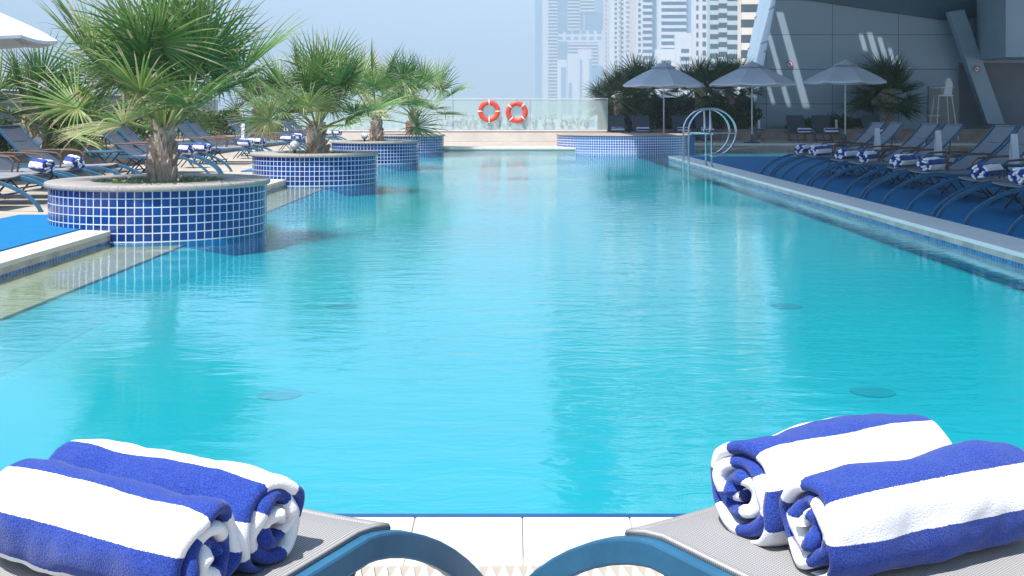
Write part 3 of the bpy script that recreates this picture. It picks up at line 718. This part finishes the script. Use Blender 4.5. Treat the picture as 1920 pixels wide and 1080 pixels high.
def menu_card(z=.456):
    s = MB(); a = .045; h = .31; w = .035
    s.prism([(-w, -a, 0), (w, -a, 0), (w, -.004, h), (-w, -.004, h)], (0, .004, .0005)); s.prism([(-w, a, 0), (w, a, 0), (w, .004, h), (-w, .004, h)][::-1], (0, -.004, .0005))
    s.box(-w, w, -a, a, 0, .003); return s.build('menu_card', M_card)
mc = menu_card(); fm = True
for i, (x, y, lab) in enumerate(spots):
    t = tb if first else copy_tree(tb); first = False
    t.location = (x, y, .016 if x > 0 and y < 20 else .002); tag(t, lab + ', low with crossed legs', 'side table', GT)
    if i in (1, 2, 3, 7, 9, 10):
        c = mc if fm else mc.copy()
        if not fm: col.objects.link(c)
        fm = False; c.location = (x, y, .472 if x > 0 and y < 20 else .458); c.rotation_euler.z = random.uniform(-.2, .2)
        if i == 10: pass
        tag(c, 'white menu card standing on the '+lab.replace('the ', ''), 'card', 'white menu cards on the side tables')

# ------------------------------------------------------------------ parasols
def parasol(x, y, label, ze, za, rad, mat_, rot=.2, h0=0, group='parasols'):
    t = empty('parasol', (x, y, h0), rot, label=label, cat='parasol', group=group)
    s = MB(); n = 8; sub = 8; pr = []
    def pt(k, u, rr, z0, z1):
        a0 = 2*math.pi*k/n; a1 = 2*math.pi*(k+1)/n
        q = Vector((math.cos(a0), math.sin(a0), 0)).lerp(Vector((math.cos(a1), math.sin(a1), 0)), u)
        sag = .045*math.sin(math.pi*u)*rr
        return Vector((q.x*rad*rr, q.y*rad*rr, z0+(z1-z0)*max(0, 1-rr)**.86 - sag*.8))
    for k in range(n):
        for i in range(6):
            r0 = .16+.84*i/6; r1 = .16+.84*(i+1)/6
            for j in range(sub):
                u0 = j/sub; u1 = (j+1)/sub
                s.quad(pt(k, u0, r0, ze, za), pt(k, u0, r1, ze, za), pt(k, u1, r1, ze, za), pt(k, u1, r0, ze, za))
        for j in range(sub):                              # valance hem
            a = pt(k, j/sub, 1, ze, za); b = pt(k, (j+1)/sub, 1, ze, za); dz = Vector((0, 0, -.045)); s.quad(a, a+dz, b+dz, b)
    cv = s.build('canopy', mat_, t)
    s = MB()
    for k in range(n):
        for i in range(3):
            r0 = .01+.31*i/3; r1 = .01+.31*(i+1)/3
            for j in range(4):
                f = lambda u, r: pt(k, u, r, ze, za)+Vector((0, 0, .05))
                s.quad(f(j/4, r0), f(j/4, r1), f((j+1)/4, r1), f((j+1)/4, r0))
    s.build('vent_cap', mat_, cv)
    s = MB(); s.tube([(0, 0, 0), (0, 0, za+.08)], .024, 12); s.build('pole', M_alu, t)
    for k in range(n):
        a = 2*math.pi*k/n; s = MB(); s.tube([(math.cos(a)*rad*.08, math.sin(a)*rad*.08, za-.09), (math.cos(a)*rad*.97, math.sin(a)*rad*.97, ze-.01)], .009, 6); s.build('rib', M_alu, t)
    s = MB(); s.lathe([(.0001, 0), (.26, 0), (.26, .05), (.06, .09), (.04, .3), (.0001, .3)], 24); s.build('base', M_frame_dark, t)
    return t
GPA = 'grey parasols in the shade at the far side'
parasol(5.04, 36.3, 'leftmost grey parasol beside the dark palms', 1.93, 2.66, 1.38, M_canvas, .1, group=GPA)
parasol(7.9, 36.0, 'middle grey parasol in front of the leaning hotel corner', 1.96, 2.66, 1.45, M_canvas, .32, group=GPA)
parasol(10.97, 36.0, 'rightmost grey parasol in front of the panelled hotel wall', 2.03, 2.7, 1.40, M_canvas, .05, group=GPA)
parasol(-8.25, 15.7, 'white parasol cut off by the upper left corner', 2.08, 2.80, 1.6, M_canvasw, .39, group=None)

# ------------------------------------------------------------------ large tiled planter at far right of pool
t = empty('large_planter', (3.35, 33.0, 0), label='wide curved planter in pale blue mosaic at the far right of the pool', cat='planter')
s = MB(); RP = 2.0
s.lathe([(RP, -.258), (RP, .34)], 96, uvr=RP); s.build('tiled_wall', M_mosaic_small, t, smooth=True)
s = MB(); s.lathe([(.0001, .37), (RP+.02, .37), (RP+.04, .355), (RP+.02, .338)], 96); s.build('rim', M_wall, t)
s = MB(); s.box(1.6, 2.0, -.9, 2.2, -.258, .33)
o = s.build('wall_return', mat('return_blue', (.004,.03,.12), .3), t)

# ------------------------------------------------------------------ life rings
def life_ring(px, py, rot, label):
    c = at(px, py, 38.3); t = empty('life_ring', (c.x, 38.36, c.z), label=label, cat='life ring', group='orange life rings on the far glass fence')
    s = MB(); Rr = .305; rr = .085; K = 64; n = 16; n0 = 0
    for i in range(K):
        a = 2*math.pi*i/K
        for j in range(n):
            b = 2*math.pi*j/n; q = Rr+rr*math.cos(b); s.v.append((q*math.cos(a), rr*.75*math.sin(b), q*math.sin(a)))
    for i in range(K):
        for j in range(n):
            a = i*n+j; b = i*n+(j+1) % n; c2 = ((i+1) % K)*n+(j+1) % n; d2 = ((i+1) % K)*n+j; s.face((a, b, c2, d2))
    s.build('ring', M_orange, t, smooth=True)
    for k in range(4):
        s = MB(); a0 = rot+k*math.pi/2; m = 5
        for i in range(m):
            a = a0-.07+.14*i/(m-1)
            for j in range(n):
                b = 2*math.pi*j/n; q = Rr+(rr+.006)*math.cos(b); s.v.append((q*math.cos(a), (rr*.75+.006)*math.sin(b), q*math.sin(a)))
        for i in range(m-1):
            for j in range(n):
                a = i*n+j; b = i*n+(j+1) % n; s.face((a, b, b+n, a+n))
        s.build('band', M_white, t, smooth=True)
    s = MB(); s.tube([(0, .06, .38), (0, .10, .40), (0, .12, .46)], .008, 6); s.build('hook', M_steel, t)
life_ring(917, 208.5, 0, 'left orange life ring hanging on the far glass fence')
life_ring(969, 210.5, .85, 'right orange life ring, tilted, hanging on the far glass fence')

# ------------------------------------------------------------------ pool rail
t = empty('pool_handrail', (3.68, 20.4, 0), label='round polished steel handrails at the pool ladder on the right edge', cat='pool rail')
def hoop(yo):
    s = MB(); Rr = .435; zc = .645; r = .019
    pts = [(-Rr, yo, -.9), (-Rr, yo, .2), (-Rr, yo, zc)]
    for i in range(1, 42):
        a = R(180-i*(275/41)); pts.append((Rr*math.cos(a), yo, zc+Rr*math.sin(a)))
    s.tube(pts, r, 12)
    s.tube([(-Rr, yo, zc-.02), (Rr, yo, zc-.02)], r*.85, 10)
    s.tube([(-.035, yo, zc+Rr), (-.035, yo, zc+.06), (-.05, yo-.01, zc+.01)], r*.85, 10)
    s.tube([(.02, yo-.01, zc-.0), (-.01, yo, zc-.06), (-.01, yo, .02)], r*.9, 10)
    s.lathe([(.0001, .034), (.03, .034), (.045, .012), (.045, .008)], 20, c=(-.01, yo, 0))
    return s.build('hoop', M_steel, t, smooth=True)
hoop(.3); hoop(-.3)
for k, z in enumerate((-.2, -.5, -.8)):
    s = MB(); s.box(-.47, -.39, -.28, .28, z, z+.03); s.build('step', M_steel, t)

# ------------------------------------------------------------------ bin, lamps, lifeguard chair
t = empty('litter_bin', (-3.19, 34.6, 0), label='round red brown slatted bin behind the farthest left planter', cat='bin')
for k in range(24):
    a = 2*math.pi*k/24; s = MB(); M = Matrix.Translation((.17*math.cos(a), .17*math.sin(a), 0)) @ Matrix.Rotation(a, 4, 'Z')
    s.box(-.008, .008, -.019, .019, .03, .69, M=M); s.build('slat', M_wood, t)
s = MB(); s.lathe([(.16, .02), (.16, .66)], 24); s.build('liner', M_frame_dark, t)
s = MB(); s.lathe([(.12, .69), (.185, .69), (.185, .72), (.12, .72)], 24); s.build('lid', M_brown, t)
def globe(x, y, z, label):
    t = empty('globe_lamp', (x, y, z), label=label, cat='globe lamp', group='white globe lamps')
    s = MB(); s.lathe([(.0001, .0), (.05, .0), (.05, .03), (.02, .04), (.02, .09), (.0001, .09)], 16); s.build('base', M_frame_dark, t)
    s = MB(); s.lathe([(max(.0001, .075*math.sin(math.pi*i/12)), .155-.075*math.cos(math.pi*i/12)) for i in range(13)], 20); s.build('globe', M_white, t, smooth=True)
globe(-7.42, 17.1, .4, 'white globe lamp on the low wall beside the left palm trunk')
globe(-3.38, 17.0, .34, 'white globe lamp at the foot of the palm in the second planter')
globe(-3.25, 24.1, .34, 'white globe lamp at the foot of the palm in the third planter')
globe(-7.42, 33.0, .4, 'white globe lamp on the low wall by the yellow shrub')
c = at(1768, 215, 41.0)
t = empty('lifeguard_chair', (c.x, 41.0, .0), label='white lifeguard high chair by the hotel wall', cat='lifeguard chair')
for sx in (-1, 1):
    for sy in (-1, 1):
        s = MB(); s.tube([(sx*.42, sy*.4, 0), (sx*.24, sy*.22, 1.62)], .02, 8); s.build('leg', M_white, t)
s = MB(); s.box(-.28, .28, -.28, .26, 1.62, 1.68); s.build('seat', M_white, t, bevel=.02)
s = MB(); s.prism([(-.02, -.1, 1.68), (.30, -.1, 1.68), (.34, -.1, 2.1), (.24, -.1, 2.32), (.1, -.1, 2.3)], (0, .34, 0)); s.build('backrest', M_white, t, bevel=.03)
s = MB(); s.tube([(-.4, -.25, 1.95), (.3, -.25, 1.95)], .015, 8); s.tube([(-.4, .25, 1.95), (.3, .25, 1.95)], .015, 8); s.build('armrest', M_white, t)
s = MB(); s.box(-.62, -.2, -.25, .25, .88, .92); s.build('foot_step', M_white, t, bevel=.005)
for z in (.35, .65, 1.2): s = MB(); s.tube([(-.40+z*.11, -.3, z), (-.40+z*.11, .3, z)], .015, 6); s.build('rung', M_white, t)

# ------------------------------------------------------------------ hotel
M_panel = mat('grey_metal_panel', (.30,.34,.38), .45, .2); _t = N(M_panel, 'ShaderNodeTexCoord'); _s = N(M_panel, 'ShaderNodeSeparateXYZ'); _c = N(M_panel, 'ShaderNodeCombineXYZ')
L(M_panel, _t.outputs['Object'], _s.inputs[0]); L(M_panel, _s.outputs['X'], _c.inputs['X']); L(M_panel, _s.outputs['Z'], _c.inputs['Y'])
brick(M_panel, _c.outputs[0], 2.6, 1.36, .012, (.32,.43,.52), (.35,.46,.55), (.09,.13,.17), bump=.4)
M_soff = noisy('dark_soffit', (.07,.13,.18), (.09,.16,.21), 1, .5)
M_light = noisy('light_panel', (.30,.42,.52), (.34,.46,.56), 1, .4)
hotel = empty('hotel_building', (10, 43, 0), label='shaded grey panelled hotel building leaning over the right side deck', cat='building')
HO = Vector((10, 43, 0))
def hp(px, py, Y): q = at(px, py, Y); return (q.x-10, q.y-43, q.z)
def zX(px, Y): return (px-960)/F*Y
s = MB()
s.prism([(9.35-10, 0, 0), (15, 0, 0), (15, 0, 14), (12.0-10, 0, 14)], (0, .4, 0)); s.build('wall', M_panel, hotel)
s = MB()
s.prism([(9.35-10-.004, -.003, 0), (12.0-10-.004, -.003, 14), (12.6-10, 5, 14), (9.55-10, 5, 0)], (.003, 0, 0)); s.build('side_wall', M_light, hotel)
s = MB()
for z0 in (2.45, 3.8, 5.15, 6.5):
    xa = 9.35+2.65*z0/14-10; xb = 9.55+3.05*z0/14-10
    s.prism([(xa-.03, 0, z0), (xa-.03, 0, z0+.05), (xb-.03, 5, z0+.05), (xb-.03, 5, z0)], (.02, 0, 0))
s.build('joint', M_soff, hotel)
s = MB()
s.prism([(12.9-10-1.5, -.12, 5.6), hp(1500, -2, 42.88), hp(1770, 38, 42.88), hp(1890, 26, 42.88), (15, -.12, 4.9), (15, -.12, 8), (12.9-10-1.5, -.12, 8)][::1], (0, .10, 0)); s.build('fascia', M_soff, hotel)
s = MB(); s.prism([hp(1779, 22, 42.2), hp(1808, 18, 42.2), hp(1884, 232, 42.2), hp(1852, 232, 42.2)], (0, .35, 0)); s.build('leaning_column', M_light, hotel)
s = MB(); s.box(zX(1886, 40)-10, 14.5, -3, -.5, at(0, 107, 40).z, 8.0); s.build('bay', M_light, hotel)
s = MB(); s.box(zX(1797, 43)-10, 15, -.05, -.003, 0, at(0, 118, 43).z); s.build('recess_shade', noisy('recess_shade_grey', (.16,.19,.22), (.2,.23,.27), 1, .6), hotel)  # flat panel on the wall face, shade of a recess put into its colour
s = MB(); s.box(zX(1740, 43)-10, zX(1797, 43)-10, -.06, -.003, 0, at(0, 162, 43).z); s.build('door', noisy('door_grey', (.34,.35,.35), (.38,.39,.39), 1, .6), hotel)
# unseen roof added for shade, openings shaped to pass sunlight: strips along y
XE = 1.28; Yn, Yf = 1.0, 43.0
slits = [(2.6, 8.30, 23.2, 31.0), (9.52, 9.82, 40.45, 41.87), (8.90, 9.10, 40.47, 41.56), (8.33, 8.50, 40.50, 40.78), (12.52, 12.72, 41.28, 41.55), (12.86, 13.10, 41.13, 41.57), (13.22, 13.42, 41.16, 41.50), (13.52, 13.68, 41.08, 41.34), (13.76, 13.88, 41.02, 41.22)]
s = MB(); xs = sorted(set([XE, 24] + [a for q in slits for a in q[:2]]))
for a, b in zip(xs[:-1], xs[1:]):
    y = Yn
    for q in sorted(((q[2], q[3]) for q in slits if q[0] <= a+1e-6 and q[1] >= b-1e-6)):
        s.box(a-10, b-10, y-43, q[0]-43, 8.0, 8.06); y = q[1]
    s.box(a-10, b-10, y-43, Yf-43, 8.0, 8.06)
s.build('added_shade_roof', noisy('shade_roof_underside', (.15,.25,.31), (.18,.29,.35), 1, .6), hotel)
# upper storeys of the hotel, above the added roof
s = MB(); s.box(8, 16, -41, -22, 8.1, 40); s.build('tower_block', M_panel, hotel)
def nosmoke(px, py, Y, label, d=.26):
    c = at(px, py, Y); t = empty('no_smoking_sign', (c.x, c.y, c.z), label=label, cat='sign', group='round red no smoking signs')
    s = MB(); k = 32
    pts = [(d/2*math.cos(2*math.pi*i/k), 0, d/2*math.sin(2*math.pi*i/k)) for i in range(k)]; s.prism(pts, (0, .008, 0)); s.build('plate', M_white, t)
    s = MB()
    for i in range(k):
        a = 2*math.pi*i/k; b = 2*math.pi*(i+1)/k; q = lambda r, w: (r*math.cos(w), -.003, r*math.sin(w)); s.quad(q(d*.39, a), q(d*.5, a), q(d*.5, b), q(d*.39, b))
    e1 = Vector((1, 0, -1)).normalized(); e2 = Vector((1, 0, 1)).normalized(); o = Vector((0, -.004, 0))
    s.quad(o-e1*d*.42-e2*d*.04, o+e1*d*.42-e2*d*.04, o+e1*d*.42+e2*d*.04, o-e1*d*.42+e2*d*.04); s.build('prohibition_ring', M_red, t)
    s = MB(); s.box(-d*.28, d*.2, -.003, -.001, -d*.05, d*.05); s.box(d*.22, d*.27, -.003, -.001, -d*.05, d*.05); s.build('cigarette', mat('black_print', (.02,.02,.02), .5), t)
nosmoke(1480.5, 120, 42.94, 'round red no smoking sign on the panelled hotel wall')
nosmoke(1832, 130, 42.15, 'faint round no smoking sign on the leaning hotel column', .24)
# dark screen behind the far palms
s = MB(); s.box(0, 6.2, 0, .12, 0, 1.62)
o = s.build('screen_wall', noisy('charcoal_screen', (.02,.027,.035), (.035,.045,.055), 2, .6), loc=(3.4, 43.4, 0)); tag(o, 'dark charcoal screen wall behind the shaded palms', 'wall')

# ------------------------------------------------------------------ city
M_conc = noisy('white_concrete', (.52,.54,.56), (.60,.62,.63), .1, .8); M_pink = noisy('pinkish_render', (.52,.44,.43), (.6,.52,.5), .1, .8)
M_beige = noisy('beige_render', (.62,.54,.45), (.7,.62,.53), .1, .8)
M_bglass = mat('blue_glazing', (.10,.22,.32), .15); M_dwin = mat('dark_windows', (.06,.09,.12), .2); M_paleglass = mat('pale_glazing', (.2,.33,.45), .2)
def tower(name, x0, x1, Y, ztop, label, segs, depth=25, body=None, group='towers beyond the pool'):
    """segs: (px0, px1, style, floor_h, z0, z1); styles: bands, windows, glass, slab"""
    cx = (zX(x0, Y)+zX(x1, Y))/2; t = empty(name, (cx, Y, -20), label=label, cat='building', group=group)
    depth = Y*.012
    s = MB(); s.box(zX(x0, Y)-cx, zX(x1, Y)-cx, 0, depth, 0, ztop+20); s.build('wall', body or M_conc, t)
    for (a, b, st, fh, z0, z1, mm) in segs:
        xa = zX(a, Y)-cx; xb = zX(b, Y)-cx
        if st == 'glass':
            s = MB(); s.box(xa, xb, -.5, -.02, z0+20, z1+20); s.build('glazing', mm, t); continue
        if st == 'pier':
            s = MB(); s.box(xa, xb, -2.0, -.02, z0+20, z1+20); s.build('pier', mm, t); continue
        if st == 'bands':
            s = MB(); s.box(xa, xb, -.4, -.02, z0+20, z1+20); s.build('glazing', M_dwin if mm is None else mm[1], t)
        z = z0+20; nfl = 0
        while z < z1+20-fh*.5 and nfl < 95:
            s = MB()
            if st == 'bands': s.box(xa-.1, xb+.1, -1.7, -.41, z, z+fh*.45); s.build('balcony', (M_conc if mm is None else mm[0]), t)
            elif st == 'windows':
                k = max(1, int((xb-xa)/ (fh*1.3))); w = (xb-xa)/k
                for i in range(k): s.box(xa+w*(i+.2), xa+w*(i+.8), -.06, -.02, z+fh*.2, z+fh*.75)
                s.build('window_row', mm, t)
            elif st == 'balconies':
                k = max(1, int((xb-xa)/(fh*1.6))); w = (xb-xa)/k
                for i in range(k): s.box(xa+w*(i+.1), xa+w*(i+.9), -1.5, -.02, z, z+fh*.38)
                s.build('balcony', mm, t)
            z += fh; nfl += 1
    return t
# far hazy twin tower with bridge
Y = 1300
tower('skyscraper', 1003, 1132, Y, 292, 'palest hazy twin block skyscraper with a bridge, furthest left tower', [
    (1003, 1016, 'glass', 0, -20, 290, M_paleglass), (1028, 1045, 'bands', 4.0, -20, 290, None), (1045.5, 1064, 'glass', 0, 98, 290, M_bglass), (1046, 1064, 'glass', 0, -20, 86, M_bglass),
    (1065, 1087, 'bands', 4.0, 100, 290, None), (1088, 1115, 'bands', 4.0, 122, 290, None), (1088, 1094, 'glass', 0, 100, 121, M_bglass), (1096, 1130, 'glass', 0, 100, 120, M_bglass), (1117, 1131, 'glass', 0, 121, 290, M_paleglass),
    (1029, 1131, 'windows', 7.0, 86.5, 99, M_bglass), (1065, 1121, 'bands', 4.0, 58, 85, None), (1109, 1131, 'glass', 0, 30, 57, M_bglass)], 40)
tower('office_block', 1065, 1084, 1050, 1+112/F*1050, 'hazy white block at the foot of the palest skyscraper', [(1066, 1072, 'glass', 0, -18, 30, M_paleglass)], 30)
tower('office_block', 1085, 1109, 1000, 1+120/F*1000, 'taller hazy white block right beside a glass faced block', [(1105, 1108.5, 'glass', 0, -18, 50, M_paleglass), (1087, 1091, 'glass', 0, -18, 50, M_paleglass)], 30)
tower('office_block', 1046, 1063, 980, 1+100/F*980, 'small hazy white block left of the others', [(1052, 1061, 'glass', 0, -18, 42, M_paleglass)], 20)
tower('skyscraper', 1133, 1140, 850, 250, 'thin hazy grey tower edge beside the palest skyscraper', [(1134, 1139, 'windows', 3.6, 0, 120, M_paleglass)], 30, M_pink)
tower('skyscraper', 1144, 1182, 750, 270, 'white tower with columns of small dark windows', [(1151, 1158, 'windows', 3.3, -5, 240, M_dwin), (1164, 1170, 'windows', 3.3, -5, 240, M_dwin), (1158.5, 1163.5, 'balconies', 3.3, -5, 240, M_conc), (1172, 1181, 'balconies', 3.3, -5, 240, M_conc)], 30)
tower('skyscraper', 1183, 1193, 700, 240, 'plain pinkish slab tower', [(1183.5, 1192.5, 'pier', 0, -20, 238, M_pink)], 30, M_pink)
tower('skyscraper', 1194, 1231, 640, 265, 'pale tower with stacked light blue balconies', [(1195, 1203, 'windows', 3.4, -5, 250, M_dwin), (1205, 1222, 'bands', 3.7, -10, 262, (M_conc, M_bglass)), (1224, 1230, 'glass', 0, -20, 262, M_bglass)], 30)
tower('skyscraper', 1236, 1299, 560, 255, 'blue glass tower with white horizontal bands', [(1240, 1286, 'bands', 3.4, -10, 250, (M_conc, M_bglass)), (1287.5, 1298, 'glass', 0, -20, 250, M_paleglass)], 30)
tower('apartment_building', 1268, 1300, 470, 1+150/F*470, 'white stepped apartment block, taller right half', [(1271, 1298, 'balconies', 3.2, -10, 30, M_conc), (1272, 1297, 'windows', 3.2, -9, 30, M_dwin)], 20)
tower('apartment_building', 1231, 1266, 440, 1+120/F*440, 'white stepped apartment block, lower left half', [(1233, 1265, 'balconies', 3.2, -10, 23, M_conc), (1234, 1264, 'windows', 3.2, -9, 23, M_dwin)], 20)
tower('skyscraper', 1300, 1329, 400, 200, 'pale grey tower with punched square windows', [(1304, 1311, 'windows', 3.3, -5, 180, M_dwin), (1315, 1326, 'windows', 3.3, -5, 180, M_dwin)], 20)
M_balc = noisy('grey_blue_balcony', (.34,.42,.46), (.4,.48,.52), .1, .7)
tower('skyscraper', 1330, 1387, 375, 195, 'tall residential tower with dark recesses and grey balconies', [(1331, 1345, 'bands', 3.3, -5, 190, (M_balc, M_dwin)), (1346.5, 1361, 'bands', 3.3, -4.4, 190, (M_balc, M_dwin)), (1362.5, 1386.5, 'bands', 3.3, -5.2, 190, (M_balc, M_dwin))], 20, M_balc)
tower('apartment_building', 1388, 1432, 230, 110, 'beige curved balcony building beside the hotel corner', [(1389, 1431, 'bands', 3.2, -5, 105, (M_beige, M_dwin))], 15, M_beige)
rnd = random.Random(3)
LB = [(640, 700, 500), (715, 760, 700), (770, 815, 420), (830, 868, 380), (878, 915, 650), (925, 950, 520), (960, 1000, 300), (1010, 1050, 340), (1055, 1085, 420), (1085, 1125, 300), (300, 360, 420), (180, 240, 380), (390, 450, 600), (480, 560, 480)]
for i, (a, b, Y) in enumerate(LB):
    top = 1-(rnd.uniform(1, 14))/F*Y
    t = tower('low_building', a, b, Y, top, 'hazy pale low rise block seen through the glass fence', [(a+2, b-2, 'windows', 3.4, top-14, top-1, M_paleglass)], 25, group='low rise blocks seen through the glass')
    t['label'] = 'hazy pale low rise block seen through the glass, %s from the left' % ORD0[sorted(q[0] for q in LB).index(a)]
# ------------------------------------------------------------------ haze
hz = MB(); hz.box(-5100, 5100, -5100, 5100, -21.2, 300)
M_haze = bpy.data.materials.new('haze_air'); M_haze.use_nodes = True; nt = M_haze.node_tree; nt.nodes.remove(nt.nodes['Principled BSDF'])
pv = N(M_haze, 'ShaderNodeVolumePrincipled'); pv.inputs['Color'].default_value = (.655,.835,.965,1); pv.inputs['Density'].default_value = .0010; pv.inputs['Anisotropy'].default_value = -.25
L(M_haze, pv.outputs[0], nt.nodes['Material Output'].inputs['Volume'])
tag(hz.build('haze', M_haze), kind='stuff')
